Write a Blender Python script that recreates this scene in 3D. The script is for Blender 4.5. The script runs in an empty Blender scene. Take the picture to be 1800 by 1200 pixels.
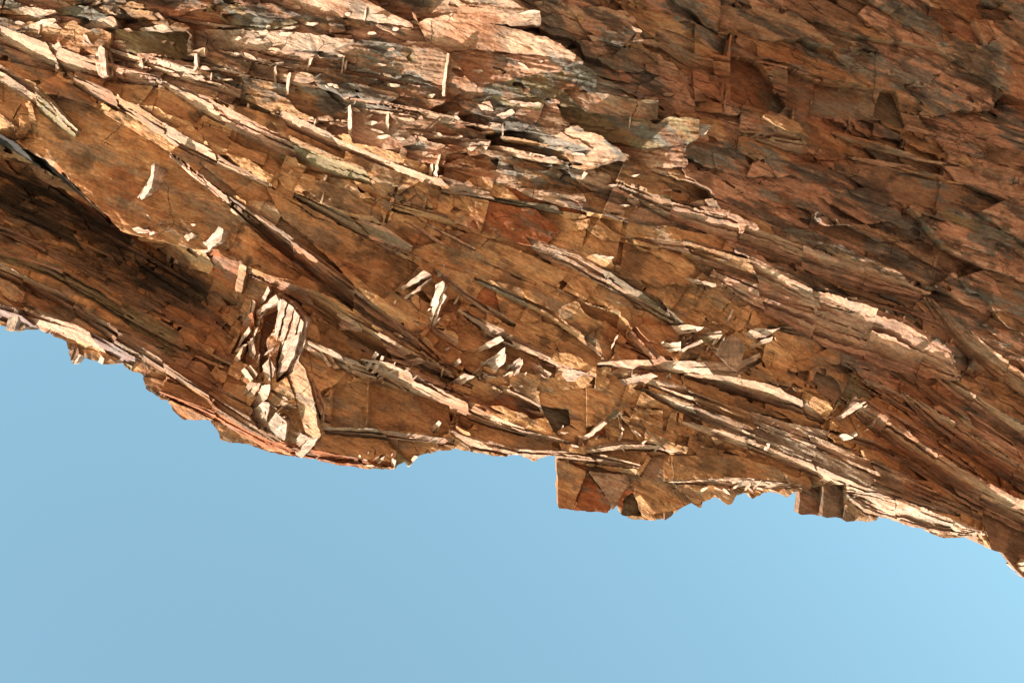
import bpy, math, time
import numpy as np
from mathutils import Matrix, Vector
from mathutils.geometry import tessellate_polygon

T0 = time.time()
RNG = np.random.default_rng(11)
scene = bpy.context.scene

# ------------------------------------------------------------------ frame of the cliff
# The photograph is a cliff seen from its foot with the picture turned upside down.
# u = picture right, v = picture up, w = out of the rock (all metres), origin at the cliff's middle.
ELEV = math.radians(52.0)
ROLL = math.radians(180.0 + 33.0)            # how far the picture is turned from level
DIST = 16.5
KPX = 12.0 / 1800.0                       # metres per photo pixel on the face
F = Vector((0, math.cos(ELEV), math.sin(ELEV)))
_r0 = Vector((1, 0, 0)); _u0 = Vector((0, -math.sin(ELEV), math.cos(ELEV)))
R = _r0 * math.cos(ROLL) + _u0 * math.sin(ROLL)
U = -_r0 * math.sin(ROLL) + _u0 * math.cos(ROLL)
CAM = Vector((0, 0, 1.6))
ORG = CAM + F * DIST
M = Matrix(((R.x, U.x, -F.x, ORG.x), (R.y, U.y, -F.y, ORG.y), (R.z, U.z, -F.z, ORG.z), (0, 0, 0, 1)))

# ------------------------------------------------------------------ camera
cd = bpy.data.cameras.new('camera')
cd.sensor_width = 36.0
cd.lens = 36.0 * DIST / 12.0
cd.clip_end = 8000
cam = bpy.data.objects.new('camera', cd)
scene.collection.objects.link(cam)
cam.matrix_world = Matrix(((R.x, U.x, -F.x, CAM.x), (R.y, U.y, -F.y, CAM.y), (R.z, U.z, -F.z, CAM.z), (0, 0, 0, 1)))
scene.camera = cam

# ------------------------------------------------------------------ sun and sky
S_LOC = Vector((-0.75, -0.62, 0.185)).normalized()
S_W = (R * S_LOC.x + U * S_LOC.y - F * S_LOC.z).normalized()
sun_el = math.asin(S_W.z)
sun_az = math.atan2(S_W.x, S_W.y)
world = bpy.data.worlds.new('World')
scene.world = world
world.use_nodes = True
wn = world.node_tree
bg = wn.nodes['Background']
sky = wn.nodes.new('ShaderNodeTexSky')
sky.sky_type = 'NISHITA'
sky.sun_disc = False
sky.sun_elevation = sun_el
sky.sun_rotation = sun_az
sky.altitude = 300
sky.air_density = 1.45
sky.dust_density = 0.35
sky.ozone_density = 2.2
wb = wn.nodes.new('ShaderNodeMix'); wb.data_type = 'RGBA'; wb.blend_type = 'MULTIPLY'   # white balance of the whole sky
wb.inputs['Factor'].default_value = 1.0; wb.inputs['B'].default_value = (0.80, 0.875, 0.68, 1)
wn.links.new(sky.outputs[0], wb.inputs['A']); wn.links.new(wb.outputs['Result'], bg.inputs[0])
bg.inputs[1].default_value = 0.15
sl = bpy.data.lights.new('sun', 'SUN')
sl.energy = 4.0
sl.angle = math.radians(0.5)
sl.color = (1.0, 0.87, 0.735)
so = bpy.data.objects.new('sun', sl)
scene.collection.objects.link(so)
so.rotation_euler = (-S_W).to_track_quat('-Z', 'Y').to_euler()
so.location = ORG + S_W * 30
scene.view_settings.view_transform = 'Standard'
scene.view_settings.look = 'None'
scene.view_settings.gamma = 1.0
scene.view_settings.exposure = 1.72
scene.view_settings.use_curve_mapping = False

# ------------------------------------------------------------------ noise helpers
def hash2(ix, iy, seed):
    h = (ix.astype(np.int64) * 374761393 + iy.astype(np.int64) * 668265263 + seed * 982451653) & 0x7fffffff
    h = ((h ^ (h >> 13)) * 1274126177) & 0x7fffffff
    h = h ^ (h >> 16)
    return (h & 0xffffff) / float(0xffffff)

def vnoise(x, y, seed):
    ix = np.floor(x); iy = np.floor(y)
    fx = x - ix; fy = y - iy
    fx = fx * fx * fx * (fx * (fx * 6 - 15) + 10); fy = fy * fy * fy * (fy * (fy * 6 - 15) + 10)
    a = hash2(ix, iy, seed); b = hash2(ix + 1, iy, seed)
    c = hash2(ix, iy + 1, seed); d = hash2(ix + 1, iy + 1, seed)
    return (a + (b - a) * fx) * (1 - fy) + (c + (d - c) * fx) * fy - 0.5

def fbm(x, y, seed, oc=4, gain=0.5):
    s = 0.0; a = 1.0; f = 1.0
    for o in range(oc):
        s = s + a * vnoise(x * f + 17.3 * o, y * f - 9.1 * o, seed + o * 31)
        a *= gain; f *= 2.03
    return s

def rot(x, y, deg):
    c, s = math.cos(math.radians(deg)), math.sin(math.radians(deg))
    return x * c + y * s, -x * s + y * c          # first = along a line falling to the right at deg (px, y down)

def smooth(a, b, x):
    t = np.clip((x - a) / (b - a), 0, 1)
    return t * t * (3 - 2 * t)

# ------------------------------------------------------------------ what was traced (photo pixels)
LIP = [(-260,470),(-120,520),(0,572),(42,580),(46,570),(100,592),(118,600),(123,622),(140,622),(160,632),(205,640),
 (215,632),(235,655),(250,655),(262,685),(285,700),(303,705),(308,722),(325,737),(372,737),(385,755),(390,775),
 (440,782),(475,795),(540,802),(600,815),(640,822),(690,824),(710,812),(718,820),(735,800),(770,795),(800,790),
 (850,800),(890,803),(905,797),(940,812),(955,803),(978,800),(980,892),(1010,897),(1070,900),(1085,884),(1092,906),
 (1120,912),(1165,912),(1190,895),(1215,882),(1230,892),(1240,878),(1262,872),(1281,891),(1295,875),(1318,867),(1326,880),
 (1345,868),(1365,864),(1386,876),(1396,866),(1411,866),(1405,905),(1480,912),(1490,918),(1545,918),(1555,910),
 (1600,925),(1635,932),(1640,940),(1670,948),(1730,940),(1740,965),(1765,972),(1785,1000),(1800,1015),(1860,1050),(2060,1120)]

# ledges: points (x, y, width), colour, layers, steepness
LEDGES = [
 ('upper', [(-200,10,30),(0,62,34),(90,98,36),(180,128,24),(290,150,12)], 'pink', 3, 0.9),
 ('upper', [(205,98,12),(285,125,16),(360,150,16),(432,174,10)], 'pale', 1, 1.0),
 ('mid', [(-200,20,26),(0,128,26),(60,168,26),(135,236,14)], 'olive', 3, 0.5),
 ('mid', [(130,142,14),(250,205,26),(330,256,24),(400,292,20),(480,330,10)], 'brown', 3, 0.9),
 ('mid', [(290,150,14),(380,200,34),(480,250,36),(590,296,30),(700,330,14)], 'olive', 4, 0.5),
 ('mid', [(430,178,12),(520,222,18),(620,268,18),(760,322,16),(860,346,12)], 'tan', 2, 0.9),
 ('mid', [(780,338,8),(880,356,14),(990,374,14),(1090,392,8)], 'dark', 1, 0.9),
 ('mid', [(310,278,14),(400,350,18),(470,405,26),(570,480,34),(680,565,30),(740,605,22),(800,655,8)], 'brown', 4, 1.0),
 ('mid', [(520,345,10),(610,390,18),(680,418,20),(725,440,8)], 'slate', 2, 0.55),
 ('mid', [(690,362,10),(780,388,18),(900,425,22),(1010,460,26),(1090,505,26),(1160,548,22),(1215,585,8)], 'slate', 4, 0.55),
 ('mid', [(836,492,8),(880,512,18),(960,548,18),(1010,585,16),(1065,632,8)], 'slate', 2, 0.55),
 ('mid', [(1040,518,10),(1085,556,24),(1125,600,26),(1158,640,14)], 'slate', 2, 0.55),
 ('mid', [(768,478,10),(820,520,16),(860,548,12),(905,572,6)], 'brown', 2, 0.9),
 ('mid', [(808,546,6),(870,585,20),(930,612,22),(965,628,8)], 'tan', 2, 0.9),
 ('mid', [(866,606,8),(940,632,14),(1000,650,16),(1045,660,6)], 'pink', 2, 0.9),
 ('mid', [(762,578,8),(800,602,14),(830,622,6)], 'tan', 1, 0.9),
 ('low', [(440,484,6),(500,502,18),(560,530,34),(630,578,40),(700,618,32),(760,645,20),(830,680,8)], 'tan', 4, 1.0),
 ('low', [(535,596,10),(590,626,26),(640,650,26),(662,660,10)], 'tan', 3, 1.0),
 ('low', [(640,634,10),(680,650,36),(760,694,44),(850,736,28),(930,762,18),(1012,780,6)], 'tan', 4, 0.9),
 ('low', [(568,752,14),(640,758,20),(720,768,20),(796,778,14)], 'grey', 3, 0.9),
 ('low', [(788,756,8),(830,778,26),(900,794,20),(1000,802,20),(1060,808,18),(1120,818,10)], 'tan', 3, 0.9),
 ('low', [(1030,792,10),(1090,784,14),(1160,786,14),(1200,798,8)], 'pale', 2, 0.9),
 ('low', [(1050,640,8),(1110,640,22),(1220,646,24),(1290,650,20),(1335,628,14)], 'pale', 1, 1.1),
 ('low', [(1205,660,10),(1270,672,30),(1340,690,38),(1400,712,26),(1450,742,8)], 'tan', 2, 1.0),
 ('low', [(1205,700,6),(1290,722,14),(1380,750,18),(1452,764,12)], 'pale', 1, 1.0),
 ('low', [(1110,660,8),(1200,690,20),(1320,736,22),(1440,780,22),(1560,834,20),(1690,892,14),(1800,948,6)], 'tan', 3, 0.75),
 ('low', [(1130,686,8),(1220,722,20),(1320,762,24),(1430,802,24),(1560,860,20),(1690,906,8)], 'grey', 3, 0.8),
 ('low', [(1200,742,6),(1300,776,16),(1430,826,20),(1550,876,16),(1640,906,6)], 'tan', 2, 0.8),
 ('low', [(1460,758,6),(1540,782,14),(1620,824,14),(1700,878,14),(1800,930,14),(2000,1040,14)], 'tan', 2, 0.9),
 ('low', [(1480,700,8),(1550,748,30),(1640,812,34),(1740,872,36),(1850,925,36),(2000,1000,30)], 'tan', 4, 0.8),
 ('low', [(1350,575,8),(1440,586,22),(1520,606,24),(1600,655,22),(1700,735,22),(1830,820,22)], 'slate', 3, 0.55),
 ('low', [(1590,690,8),(1660,745,30),(1740,800,34),(1850,870,34),(2000,950,30)], 'grey', 3, 0.7),
 ('low', [(1640,640,8),(1700,690,24),(1770,740,26),(1900,820,24)], 'tan', 3, 0.7),
 ('right', [(1250,480,10),(1330,520,44),(1450,560,76),(1570,600,84),(1660,640,60),(1700,665,14)], 'pink', 7, 0.5),
 ('right', [(1080,330,6),(1180,372,30),(1300,412,40),(1420,456,44),(1530,490,40),(1640,520,16)], 'pink', 4, 0.5),
 ('right', [(1100,420,6),(1200,438,24),(1310,470,28),(1420,520,30),(1500,548,8)], 'brown', 3, 0.5),
 ('right', [(1640,520,10),(1690,580,30),(1750,630,34),(1830,690,34),(1960,780,30)], 'brown', 3, 0.6),
 ('right', [(1300,236,10),(1380,246,34),(1500,258,38),(1600,280,26),(1680,310,8)], 'tan', 4, 0.6),
 ('right', [(1284,62,6),(1276,110,14),(1270,170,10),(1268,200,4)], 'brown', 1, 1.0),
 ('right', [(1000,-60,10),(1120,60,26),(1220,110,30),(1400,140,34),(1560,150,20)], 'brown', 3, 0.5),
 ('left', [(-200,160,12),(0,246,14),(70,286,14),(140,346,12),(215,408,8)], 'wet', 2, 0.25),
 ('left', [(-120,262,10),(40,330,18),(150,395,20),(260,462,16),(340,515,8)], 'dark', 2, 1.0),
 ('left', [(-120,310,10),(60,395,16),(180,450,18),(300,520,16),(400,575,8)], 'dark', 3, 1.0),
 ('left', [(-140,345,10),(20,415,14),(120,462,16),(240,530,14),(360,590,8)], 'brown', 2, 0.9),
 ('left', [(-120,286,6),(60,362,10),(190,430,10),(300,492,6)], 'brown', 1, 1.1),
 ('left', [(20,300,6),(110,352,12),(190,404,10),(250,440,5)], 'rust', 1, 1.1),
 ('left', [(150,470,6),(240,500,12),(330,548,12),(410,596,5)], 'brown', 2, 1.0),
 ('lip', [(-220,360,22),(0,446,24),(90,476,24),(160,515,24),(230,560,24),(320,606,22),(410,640,10)], 'olive', 3, 0.5),
 ('lip', [(-220,380,24),(0,474,26),(100,520,26),(200,582,26),(290,645,24),(380,702,22),(460,752,22),(538,798,8)], 'brown', 3, 0.9),
 ('lip', [(-160,480,26),(0,548,26),(50,560,26),(150,588,26),(240,634,14)], 'plum', 2, 0.9),
 ('lip', [(290,690,10),(370,724,20),(470,776,18),(600,804,18),(690,816,10)], 'rust', 3, 0.8),
 ('lip', [(1744,902,5),(1764,955,9),(1788,1004,5)], 'tan', 1, 0.9),
 ('lip', [(1170,846,6),(1240,846,18),(1320,850,18),(1410,856,8)], 'pale', 3, 0.9),
 ('lip', [(1488,866,14),(1530,884,50),(1600,908,44),(1680,930,26),(1730,938,8)], 'pale', 8, 0.7),
]
_rl = np.random.default_rng(3)
for (xa, ya, xb, yb, n, slope, ln, wd, cols) in ((1480, 640, 1800, 860, 12, .60, 190, 9, ('tan', 'grey', 'brown', 'pink')), (1220, 700, 1560, 860, 7, .40, 150, 8, ('pale', 'grey', 'tan')),
        (1150, 400, 1620, 560, 9, .34, 170, 9, ('pink', 'brown', 'tan')), (0, 470, 380, 700, 6, .55, 170, 8, ('grey', 'brown', 'olive')), (430, 290, 800, 470, 6, .60, 120, 7, ('brown', 'tan')),
        (560, 560, 1000, 760, 7, .42, 130, 8, ('tan', 'brown', 'pale')), (200, 20, 1000, 330, 12, .16, 200, 8, ('pale', 'tan', 'pink')), (1150, 30, 1640, 330, 9, .22, 190, 9, ('brown', 'pink', 'tan')), (820, 440, 1150, 640, 5, .50, 120, 7, ('slate', 'brown'))):
    for _ in range(n):
        x_ = _rl.uniform(xa, xb - ln * .4); y_ = ya + (yb - ya) * (x_ - xa) / (xb - xa) * .7 + _rl.uniform(-.1, .55) * (yb - ya) * .6
        l_ = ln * _rl.uniform(.6, 1.3); sl_ = slope * _rl.uniform(.8, 1.2); w_ = wd * _rl.uniform(.7, 1.3)
        if y_ + l_ * sl_ + 20 > np.interp(x_ + l_, [p[0] for p in LIP], [p[1] for p in LIP]): continue
        LEDGES.insert(0, ('thin', [(x_, y_, 4), (x_ + .35 * l_, y_ + .35 * l_ * sl_ + _rl.normal(0, 2), w_), (x_ + .7 * l_, y_ + .7 * l_ * sl_ + _rl.normal(0, 2), w_), (x_ + l_, y_ + l_ * sl_, 3)], str(_rl.choice(cols)), 1, float(_rl.uniform(.7, 1.2))))
# facets cut by hand: polygon, gradient (gu, gv), raise, colour
FACETS = [
 ([(978,806),(1030,826),(1028,834),(1008,888),(980,890)], -0.2, -0.3, 0.10, 'ochre'),
 ([(1031,830),(1071,881),(1068,898),(1009,893)], 0.1, -0.5, 0.06, 'rust'),
 ([(1034,826),(1107,834),(1107,850),(1074,896),(1072,880)], -0.5, 0.0, 0.08, 'tan'),
 ([(1110,850),(1150,900),(1185,894),(1215,880),(1180,850),(1120,836)], -0.1, -0.35, 0.02, 'ochre'),
 ([(1092,878),(1112,862),(1128,905),(1092,906)], -0.3, -0.2, -0.06, 'dark'),
 ([(1408,868),(1450,856),(1446,908),(1406,904)], -0.5, -0.4, -0.06, 'brown'),
 ([(1450,856),(1490,852),(1486,912),(1446,908)], -0.7, -0.3, 0.0, 'brown'),
 ([(505,640),(529,624),(550,650),(563,690),(577,764),(551,767),(530,700)], 0.95, 0.15, 0.06, 'orange'),
 ([(445,728),(470,702),(486,706),(478,735),(466,752)], 0.9, 0.5, 0.02, 'white'),
 ([(470,752),(496,720),(518,736),(512,772),(490,760)], 0.9, 0.4, 0.04, 'white'),
 ([(447,712),(470,676),(488,672),(480,696),(458,714)], 0.8, 0.5, 0.05, 'shell'),
 ([(1736,905),(1860,960),(1860,1052),(1790,1008),(1744,966)], -0.5, -0.6, -0.10, 'brown'),
 ([(430,395),(520,400),(600,470),(640,520),(560,500),(470,440)], -0.20, -0.22, 0.0, 'ochre'),
 ([(470,330),(560,372),(660,420),(740,470),(680,530),(600,460),(500,385)], -0.16, -0.2, 0.0, 'ochre'),
 ([(730,440),(830,410),(930,450),(1000,480),(960,520),(850,490),(770,470)], -0.16, -0.22, 0.0, 'ochre'),
 ([(880,560),(960,570),(1010,620),(960,620)], -0.2, -0.25, 0.0, 'ochre'),
 ([(560,560),(640,600),(690,640),(640,640),(575,605)], -0.2, -0.25, -0.02, 'ochre'),
 ([(1195,660),(1300,700),(1400,740),(1290,715),(1210,695)], -0.2, -0.3, -0.02, 'ochre'),
 ([(1180,800),(1290,800),(1390,830),(1380,850),(1250,842),(1180,840)], -0.16, -0.25, -0.02, 'ochre'),
 ([(590,675),(648,668),(648,750),(590,748)], -0.2, -0.12, -0.06, 'ochre'),
 ([(650,668),(720,690),(790,712),(788,764),(650,750)], -0.12, -0.18, -0.06, 'ochre'),
 ([(55,160),(150,180),(320,280),(410,370),(405,440),(350,440),(225,410),(140,330),(70,250)], -0.12, -0.22, -0.02, 'ochre'),
 ([(500,20),(545,8),(640,20),(735,72),(640,56),(560,46),(506,30)], 0.35, 0.4, 0.06, 'pale'),
 ([(740,62),(800,52),(960,98),(1010,128),(880,112),(760,100)], 0.22, 0.3, 0.04, 'tan'),
 ([(352,62),(420,66),(520,74),(640,96),(600,108),(440,100),(352,104)], 0.3, 0.3, 0.08, 'pale'),
 ([(985,172),(1060,178),(1150,196),(1148,222),(1030,210)], 0.05, 0.1, 0.05, 'tan'),
 ([(620,198),(690,212),(740,260),(690,270),(626,262)], 0.1, -0.1, 0.06, 'pink'),
 ([(250,58),(300,56),(322,66),(280,72)], 0.4, 0.4, 0.05, 'pale'),
 ([(148,52),(215,42),(222,56),(170,64)], 0.4, 0.4, 0.05, 'pale'),
 ([(38,60),(80,48),(120,44),(110,54),(60,64)], 0.4, 0.5, 0.05, 'pale'),
 ([(5,22),(60,22),(125,34),(70,38)], 0.4, 0.4, 0.05, 'pale'),
 ([(215,62),(345,66),(345,118),(240,100)], -0.25, -0.2, -0.05, 'olive'),
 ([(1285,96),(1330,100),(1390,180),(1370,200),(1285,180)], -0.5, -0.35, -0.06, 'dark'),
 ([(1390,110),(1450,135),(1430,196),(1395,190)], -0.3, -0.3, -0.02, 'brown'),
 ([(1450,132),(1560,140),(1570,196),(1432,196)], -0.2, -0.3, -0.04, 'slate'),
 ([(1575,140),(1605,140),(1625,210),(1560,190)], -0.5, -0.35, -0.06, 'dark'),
 ([(820,590),(880,600),(975,640),(975,664),(900,650),(810,640)], -0.2, -0.3, -0.06, 'ochre'),
 ([(805,560),(880,600),(830,620),(808,610)], -0.3, -0.2, -0.08, 'ochre'),
 ([(945,690),(1030,680),(1030,770),(960,752)], -0.2, -0.2, -0.02, 'ochre'),
 ([(1030,680),(1080,690),(1080,720),(1055,745),(1030,750)], -0.3, -0.1, -0.02, 'ochre'),
 ([(950,712),(1000,720),(1002,745),(975,760)], -0.3, -0.3, -0.06, 'dark'),
 ([(466,556),(496,541),(490,575),(474,600),(480,640),(462,655),(460,600)], -0.2, -0.2, -0.22, 'brown'),
 ([(498,516),(526,530),(556,562),(550,598),(528,648),(496,674),(494,630),(508,575)], 1.15, 0.25, 0.05, 'shell'),
 ([(432,560),(452,548),(448,600),(430,625),(408,622)], 0.5, 0.5, -0.02, 'rust'),
]
# sunlit splinters and shards: cluster, polygon, gradient (gu, gv), raise, colour
SHARDS = [
 ('fan', [(503,521),(520,534),(505,572),(489,613),(482,611),(493,576),(502,545)], 1.0, .35, .12, 'shell'),
 ('fan', [(523,537),(533,544),(518,580),(500,618),(492,616),(508,575)], 1.0, .35, .12, 'shell'),
 ('fan', [(535,545),(552,564),(545,590),(524,632),(510,628),(530,578)], 1.0, .35, .14, 'shell'),
 ('fan', [(512,600),(546,584),(534,620),(512,650),(488,668),(500,630)], .9, .4, .08, 'shell'),
 ('fan', [(455,545),(500,520),(505,531),(463,549),(459,575),(452,602),(445,598),(451,562)], .9, .5, .12, 'shell'),
 ('fan', [(448,545),(478,504),(481,512),(463,534)], .9, .5, .10, 'shell'),
 ('fan', [(408,618),(428,592),(445,574),(447,582),(431,598),(412,620)], .8, .5, .06, 'shell'),
 ('fan', [(440,600),(452,596),(456,622),(449,645),(444,640)], .9, .4, .06, 'shell'),
 ('fan', [(432,650),(448,640),(462,655),(452,672),(436,664)], .8, .4, .06, 'pale'),
 ('fan', [(520,780),(537,757),(552,764),(571,764),(564,776),(538,801),(528,796)], .9, .3, .10, 'shell'),
 ('fan', [(573,700),(580,702),(578,735),(573,742)], 1.0, .2, .08, 'pale'),
 ('fan', [(392,645),(420,612),(441,604),(432,628),(410,648)], .7, .5, .06, 'tan'),
 ('fan', [(428,694),(450,668),(470,672),(452,698)], .8, .4, .06, 'tan'),
 ('fan', [(556,588),(572,598),(604,642),(588,644)], .5, .2, .06, 'tan'),
 ('fan', [(545,648),(560,664),(581,704),(576,724),(560,692)], .8, .1, .08, 'pink'),
 ('fan', [(470,640),(484,628),(496,650),(486,676),(474,664)], .9, .3, .06, 'shell'),
 ('fan', [(432,560),(446,528),(452,532),(444,572)], .9, .4, .06, 'tan'),
 ('bar', [(686,526),(690,519),(752,481),(763,487),(720,508)], .7, .8, .08, 'shell'),
 ('bar', [(690,537),(722,520),(764,493),(738,515),(700,536)], .7, .8, .06, 'shell'),
 ('wisp', [(770,502),(784,496),(791,503),(784,514),(790,520),(778,540),(768,562),(763,584),(752,580),(757,558),(764,536),(747,546),(766,522)], 1.0, .4, .10, 'white'),
 ('wisp', [(769,488),(782,468),(785,470),(776,488)], .9, .5, .06, 'shell'),
 ('bar', [(820,621),(850,606),(880,591),(886,598),(862,611),(836,620)], .7, .8, .08, 'shell'),
 ('row', [(786,676),(818,655),(836,660),(812,676),(795,680)], .8, .6, .08, 'shell'),
 ('row', [(830,646),(868,626),(888,610),(886,636),(866,660),(846,666)], .9, .5, .08, 'white'),
 ('row', [(878,650),(915,627),(917,640),(911,656),(894,664)], .9, .5, .08, 'white'),
 ('row', [(930,641),(945,631),(956,648),(971,656),(964,665),(936,657)], .9, .5, .08, 'shell'),
 ('row', [(980,656),(1000,648),(1027,655),(1010,669),(985,669)], .8, .6, .06, 'shell'),
 ('row', [(795,641),(810,629),(813,635),(801,644)], .9, .5, .06, 'shell'),
 ('needle', [(1062,632),(1080,590),(1083,588),(1068,626)], 1.0, .4, .08, 'pale'),
 ('row', [(1085,669),(1140,654),(1152,660),(1110,672),(1090,680)], .7, .7, .06, 'shell'),
 ('wisp', [(1005,778),(1030,762),(1058,737),(1063,740),(1036,766),(1009,781)], .9, .5, .06, 'shell'),
 ('needle', [(985,755),(988,746),(990,746),(989,760)], .9, .5, .04, 'white'),
 ('row', [(640,646),(667,617),(673,622),(650,650)], .9, .5, .08, 'white'),
 ('row', [(654,656),(678,624),(682,626),(664,654)], .9, .5, .08, 'white'),
 ('row', [(695,633),(742,629),(751,635),(722,645),(706,642)], .5, .8, .06, 'shell'),
 ('row', [(745,765),(772,738),(777,742),(765,766)], .9, .4, .08, 'pale'),
 ('nest', [(1166,573),(1200,571),(1232,575),(1222,584),(1185,589)], .6, .7, .08, 'pale'),
 ('nest', [(1155,603),(1190,600),(1191,614),(1166,622)], .7, .7, .08, 'pale'),
 ('needle', [(1172,633),(1200,608),(1222,597),(1225,601),(1198,616),(1176,636)], .9, .6, .10, 'shell'),
 ('nest', [(1290,592),(1320,578),(1345,580),(1361,577),(1340,592),(1306,598)], .6, .8, .08, 'shell'),
 ('nest', [(1315,611),(1334,598),(1352,591),(1351,599),(1320,613)], .7, .7, .08, 'shell'),
 ('nest', [(1225,585),(1262,582),(1264,590),(1240,600)], .5, .8, .06, 'pale'),
 ('needle', [(1270,573),(1281,546),(1284,545),(1274,574)], 1.0, .4, .06, 'shell'),
 ('nest', [(1166,660),(1176,656),(1178,668),(1168,673)], 1.0, .4, .06, 'white'),
 ('fork', [(1455,749),(1480,728),(1500,705),(1508,712),(1478,738),(1459,753)], .9, .5, .08, 'shell'),
 ('fork', [(1498,708),(1506,698),(1519,706),(1508,718)], .9, .5, .10, 'white'),
 ('fork', [(1460,766),(1484,761),(1496,768),(1470,781)], .7, .7, .06, 'white'),
 ('fork', [(1489,766),(1503,757),(1506,764),(1495,775)], .8, .6, .06, 'white'),
 ('fork', [(1342,790),(1346,778),(1351,778),(1347,792)], 1., .3, .06, 'white'),
 ('streak', [(220,366),(262,336),(279,320),(283,303),(291,300),(286,320),(278,336),(250,357),(217,373)], .9, .5, .12, 'white'),
 ('streak', [(338,436),(372,424),(396,404),(405,409),(401,425),(362,446)], .9, .5, .08, 'white'),
 ('streak', [(275,456),(292,432),(296,434),(286,458)], 1., .4, .08, 'shell'),
 ('streak', [(322,420),(345,412),(352,416),(332,428)], .9, .5, .08, 'shell'),
 ('streak', [(225,404),(252,402),(276,410),(262,412),(232,409)], .6, .8, .06, 'shell'),
 ('chip', [(177,122),(180,100),(192,92),(203,100),(209,118),(205,138),(190,144),(181,136)], .75, .35, .14, 'shell'),
 ('chip', [(156,88),(161,71),(169,74),(177,88)], .8, .4, .12, 'shell'),
 ('chip', [(216,124),(223,124),(224,140)], .8, .4, .10, 'shell'),
 ('chip', [(108,87),(118,83),(122,90),(112,94)], .8, .4, .08, 'pale'),
 ('chip', [(98,172),(104,157),(105,172)], .9, .4, .08, 'shell'),
 ('chip', [(252,128),(262,114),(264,126),(258,135)], .9, .4, .08, 'shell'),
 ('stick', [(512,180),(516,150),(521,143),(524,144),(518,178)], 1.1, .3, .14, 'pale'),
 ('stick', [(546,136),(558,117),(563,118),(550,138)], 1.1, .3, .12, 'pale'),
 ('stick', [(608,145),(614,117),(618,118),(612,146)], 1.1, .3, .12, 'pale'),
 ('stick', [(612,148),(617,126),(621,124),(616,149)], 1.1, .3, .12, 'pale'),
 ('stick', [(782,184),(786,152),(792,120),(796,122),(790,160),(787,184)], 1.1, .3, .12, 'pale'),
 ('stick', [(617,266),(620,200),(625,197),(626,264)], 1.1, .3, .14, 'pale'),
 ('stick', [(683,234),(686,208),(690,211),(688,248)], 1.1, .3, .12, 'pale'),
 ('stick', [(755,322),(759,296),(764,294),(762,322)], 1.1, .3, .12, 'pale'),
 ('stick', [(763,322),(774,284),(779,282),(770,322)], 1.1, .3, .12, 'pale'),
 ('stick', [(1016,318),(1024,308),(1030,312),(1020,322)], 1., .3, .10, 'pale'),
 ('stick', [(356,140),(360,114),(366,112),(366,132)], 1., .3, .12, 'shell'),
 ('stick', [(490,160),(494,132),(498,130),(496,160)], 1., .3, .10, 'pale'),
 ('stick', [(440,205),(446,192),(449,193),(446,208)], 1., .3, .10, 'white'),
 ('plate', [(786,262),(812,250),(864,256),(858,272),(810,276)], .45, .6, .08, 'shell'),
 ('plate', [(872,214),(900,206),(905,212),(886,222)], .5, .6, .08, 'shell'),
 ('plate', [(890,190),(930,196),(950,200),(912,202)], .5, .7, .08, 'shell'),
 ('plate', [(840,194),(862,192),(870,208),(850,206)], .5, .6, .08, 'shell'),
 ('plate', [(1150,210),(1180,212),(1190,222),(1166,222)], .6, .6, .10, 'shell'),
 ('plate', [(1192,238),(1216,226),(1240,232),(1232,244),(1196,243)], .6, .7, .12, 'white'),
 ('plate', [(770,218),(800,204),(812,208),(800,224),(776,228)], .4, .3, .08, 'grey'),
 ('plate', [(1200,489),(1252,500),(1254,505),(1206,498)], .6, .8, .08, 'shell'),
 ('plate', [(1042,450),(1075,456),(1070,460),(1046,455)], .6, .8, .08, 'shell'),
 ('plate', [(600,546),(640,570),(640,582),(600,580)], .6, .5, .05, 'pale'),
 ('plate', [(700,612),(724,614),(726,622),(704,624)], .7, .6, .05, 'pale'),
 ('lip', [(122,616),(126,640),(140,622),(138,612)], .2, .2, .05, 'brown'),
 ('lip', [(128,640),(142,622),(148,624),(134,638)], .8, .4, .10, 'shell'),
 ('lip', [(176,636),(184,624),(190,630),(186,640)], .8, .4, .08, 'pale'),
 ('lip', [(686,823),(690,804),(697,808),(694,824)], .9, .3, .08, 'pale'),
 ('lip', [(713,821),(728,800),(735,802),(718,822)], .9, .3, .08, 'pale'),
 ('lip', [(1782,996),(1802,984),(1806,1000),(1796,1008)], .8, .5, .06, 'pale'),
 ('lip', [(12,582),(30,540),(44,545),(46,578)], .4, .2, .08, 'grey'),
]

COL = {  # real colours of the stone (linear)
 'ochre': (0.46, 0.258, 0.130), 'sienna': (0.32, 0.182, 0.098), 'rust': (0.30, 0.105, 0.045), 'orange': (0.40, 0.24, 0.145), 'brown': (0.25, 0.148, 0.096),
 'tan': (0.385, 0.245, 0.17), 'pale': (0.48, 0.335, 0.252), 'shell': (0.40, 0.272, 0.21), 'white': (0.45, 0.325, 0.26),
 'grey': (0.31, 0.225, 0.17), 'slate': (0.205, 0.152, 0.108), 'olive': (0.215, 0.165, 0.095), 'pink': (0.40, 0.232, 0.162),
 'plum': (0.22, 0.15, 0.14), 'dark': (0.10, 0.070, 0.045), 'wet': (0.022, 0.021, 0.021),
}
COLN = list(COL)
COLA = np.array([COL[c] for c in COLN])
CI = {c: i for i, c in enumerate(COLN)}

# ------------------------------------------------------------------ grid
ST = 2.0
X0, X1, Y0, Y1 = -200.0, 2000.0, -160.0, 1130.0
NX = int((X1 - X0) / ST); NY = int((Y1 - Y0) / ST)
vx, vy = np.meshgrid(X0 + ST * np.arange(NX + 1), Y0 + ST * np.arange(NY + 1))
cx = vx[:-1, :-1] + ST / 2; cy = vy[:-1, :-1] + ST / 2

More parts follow.
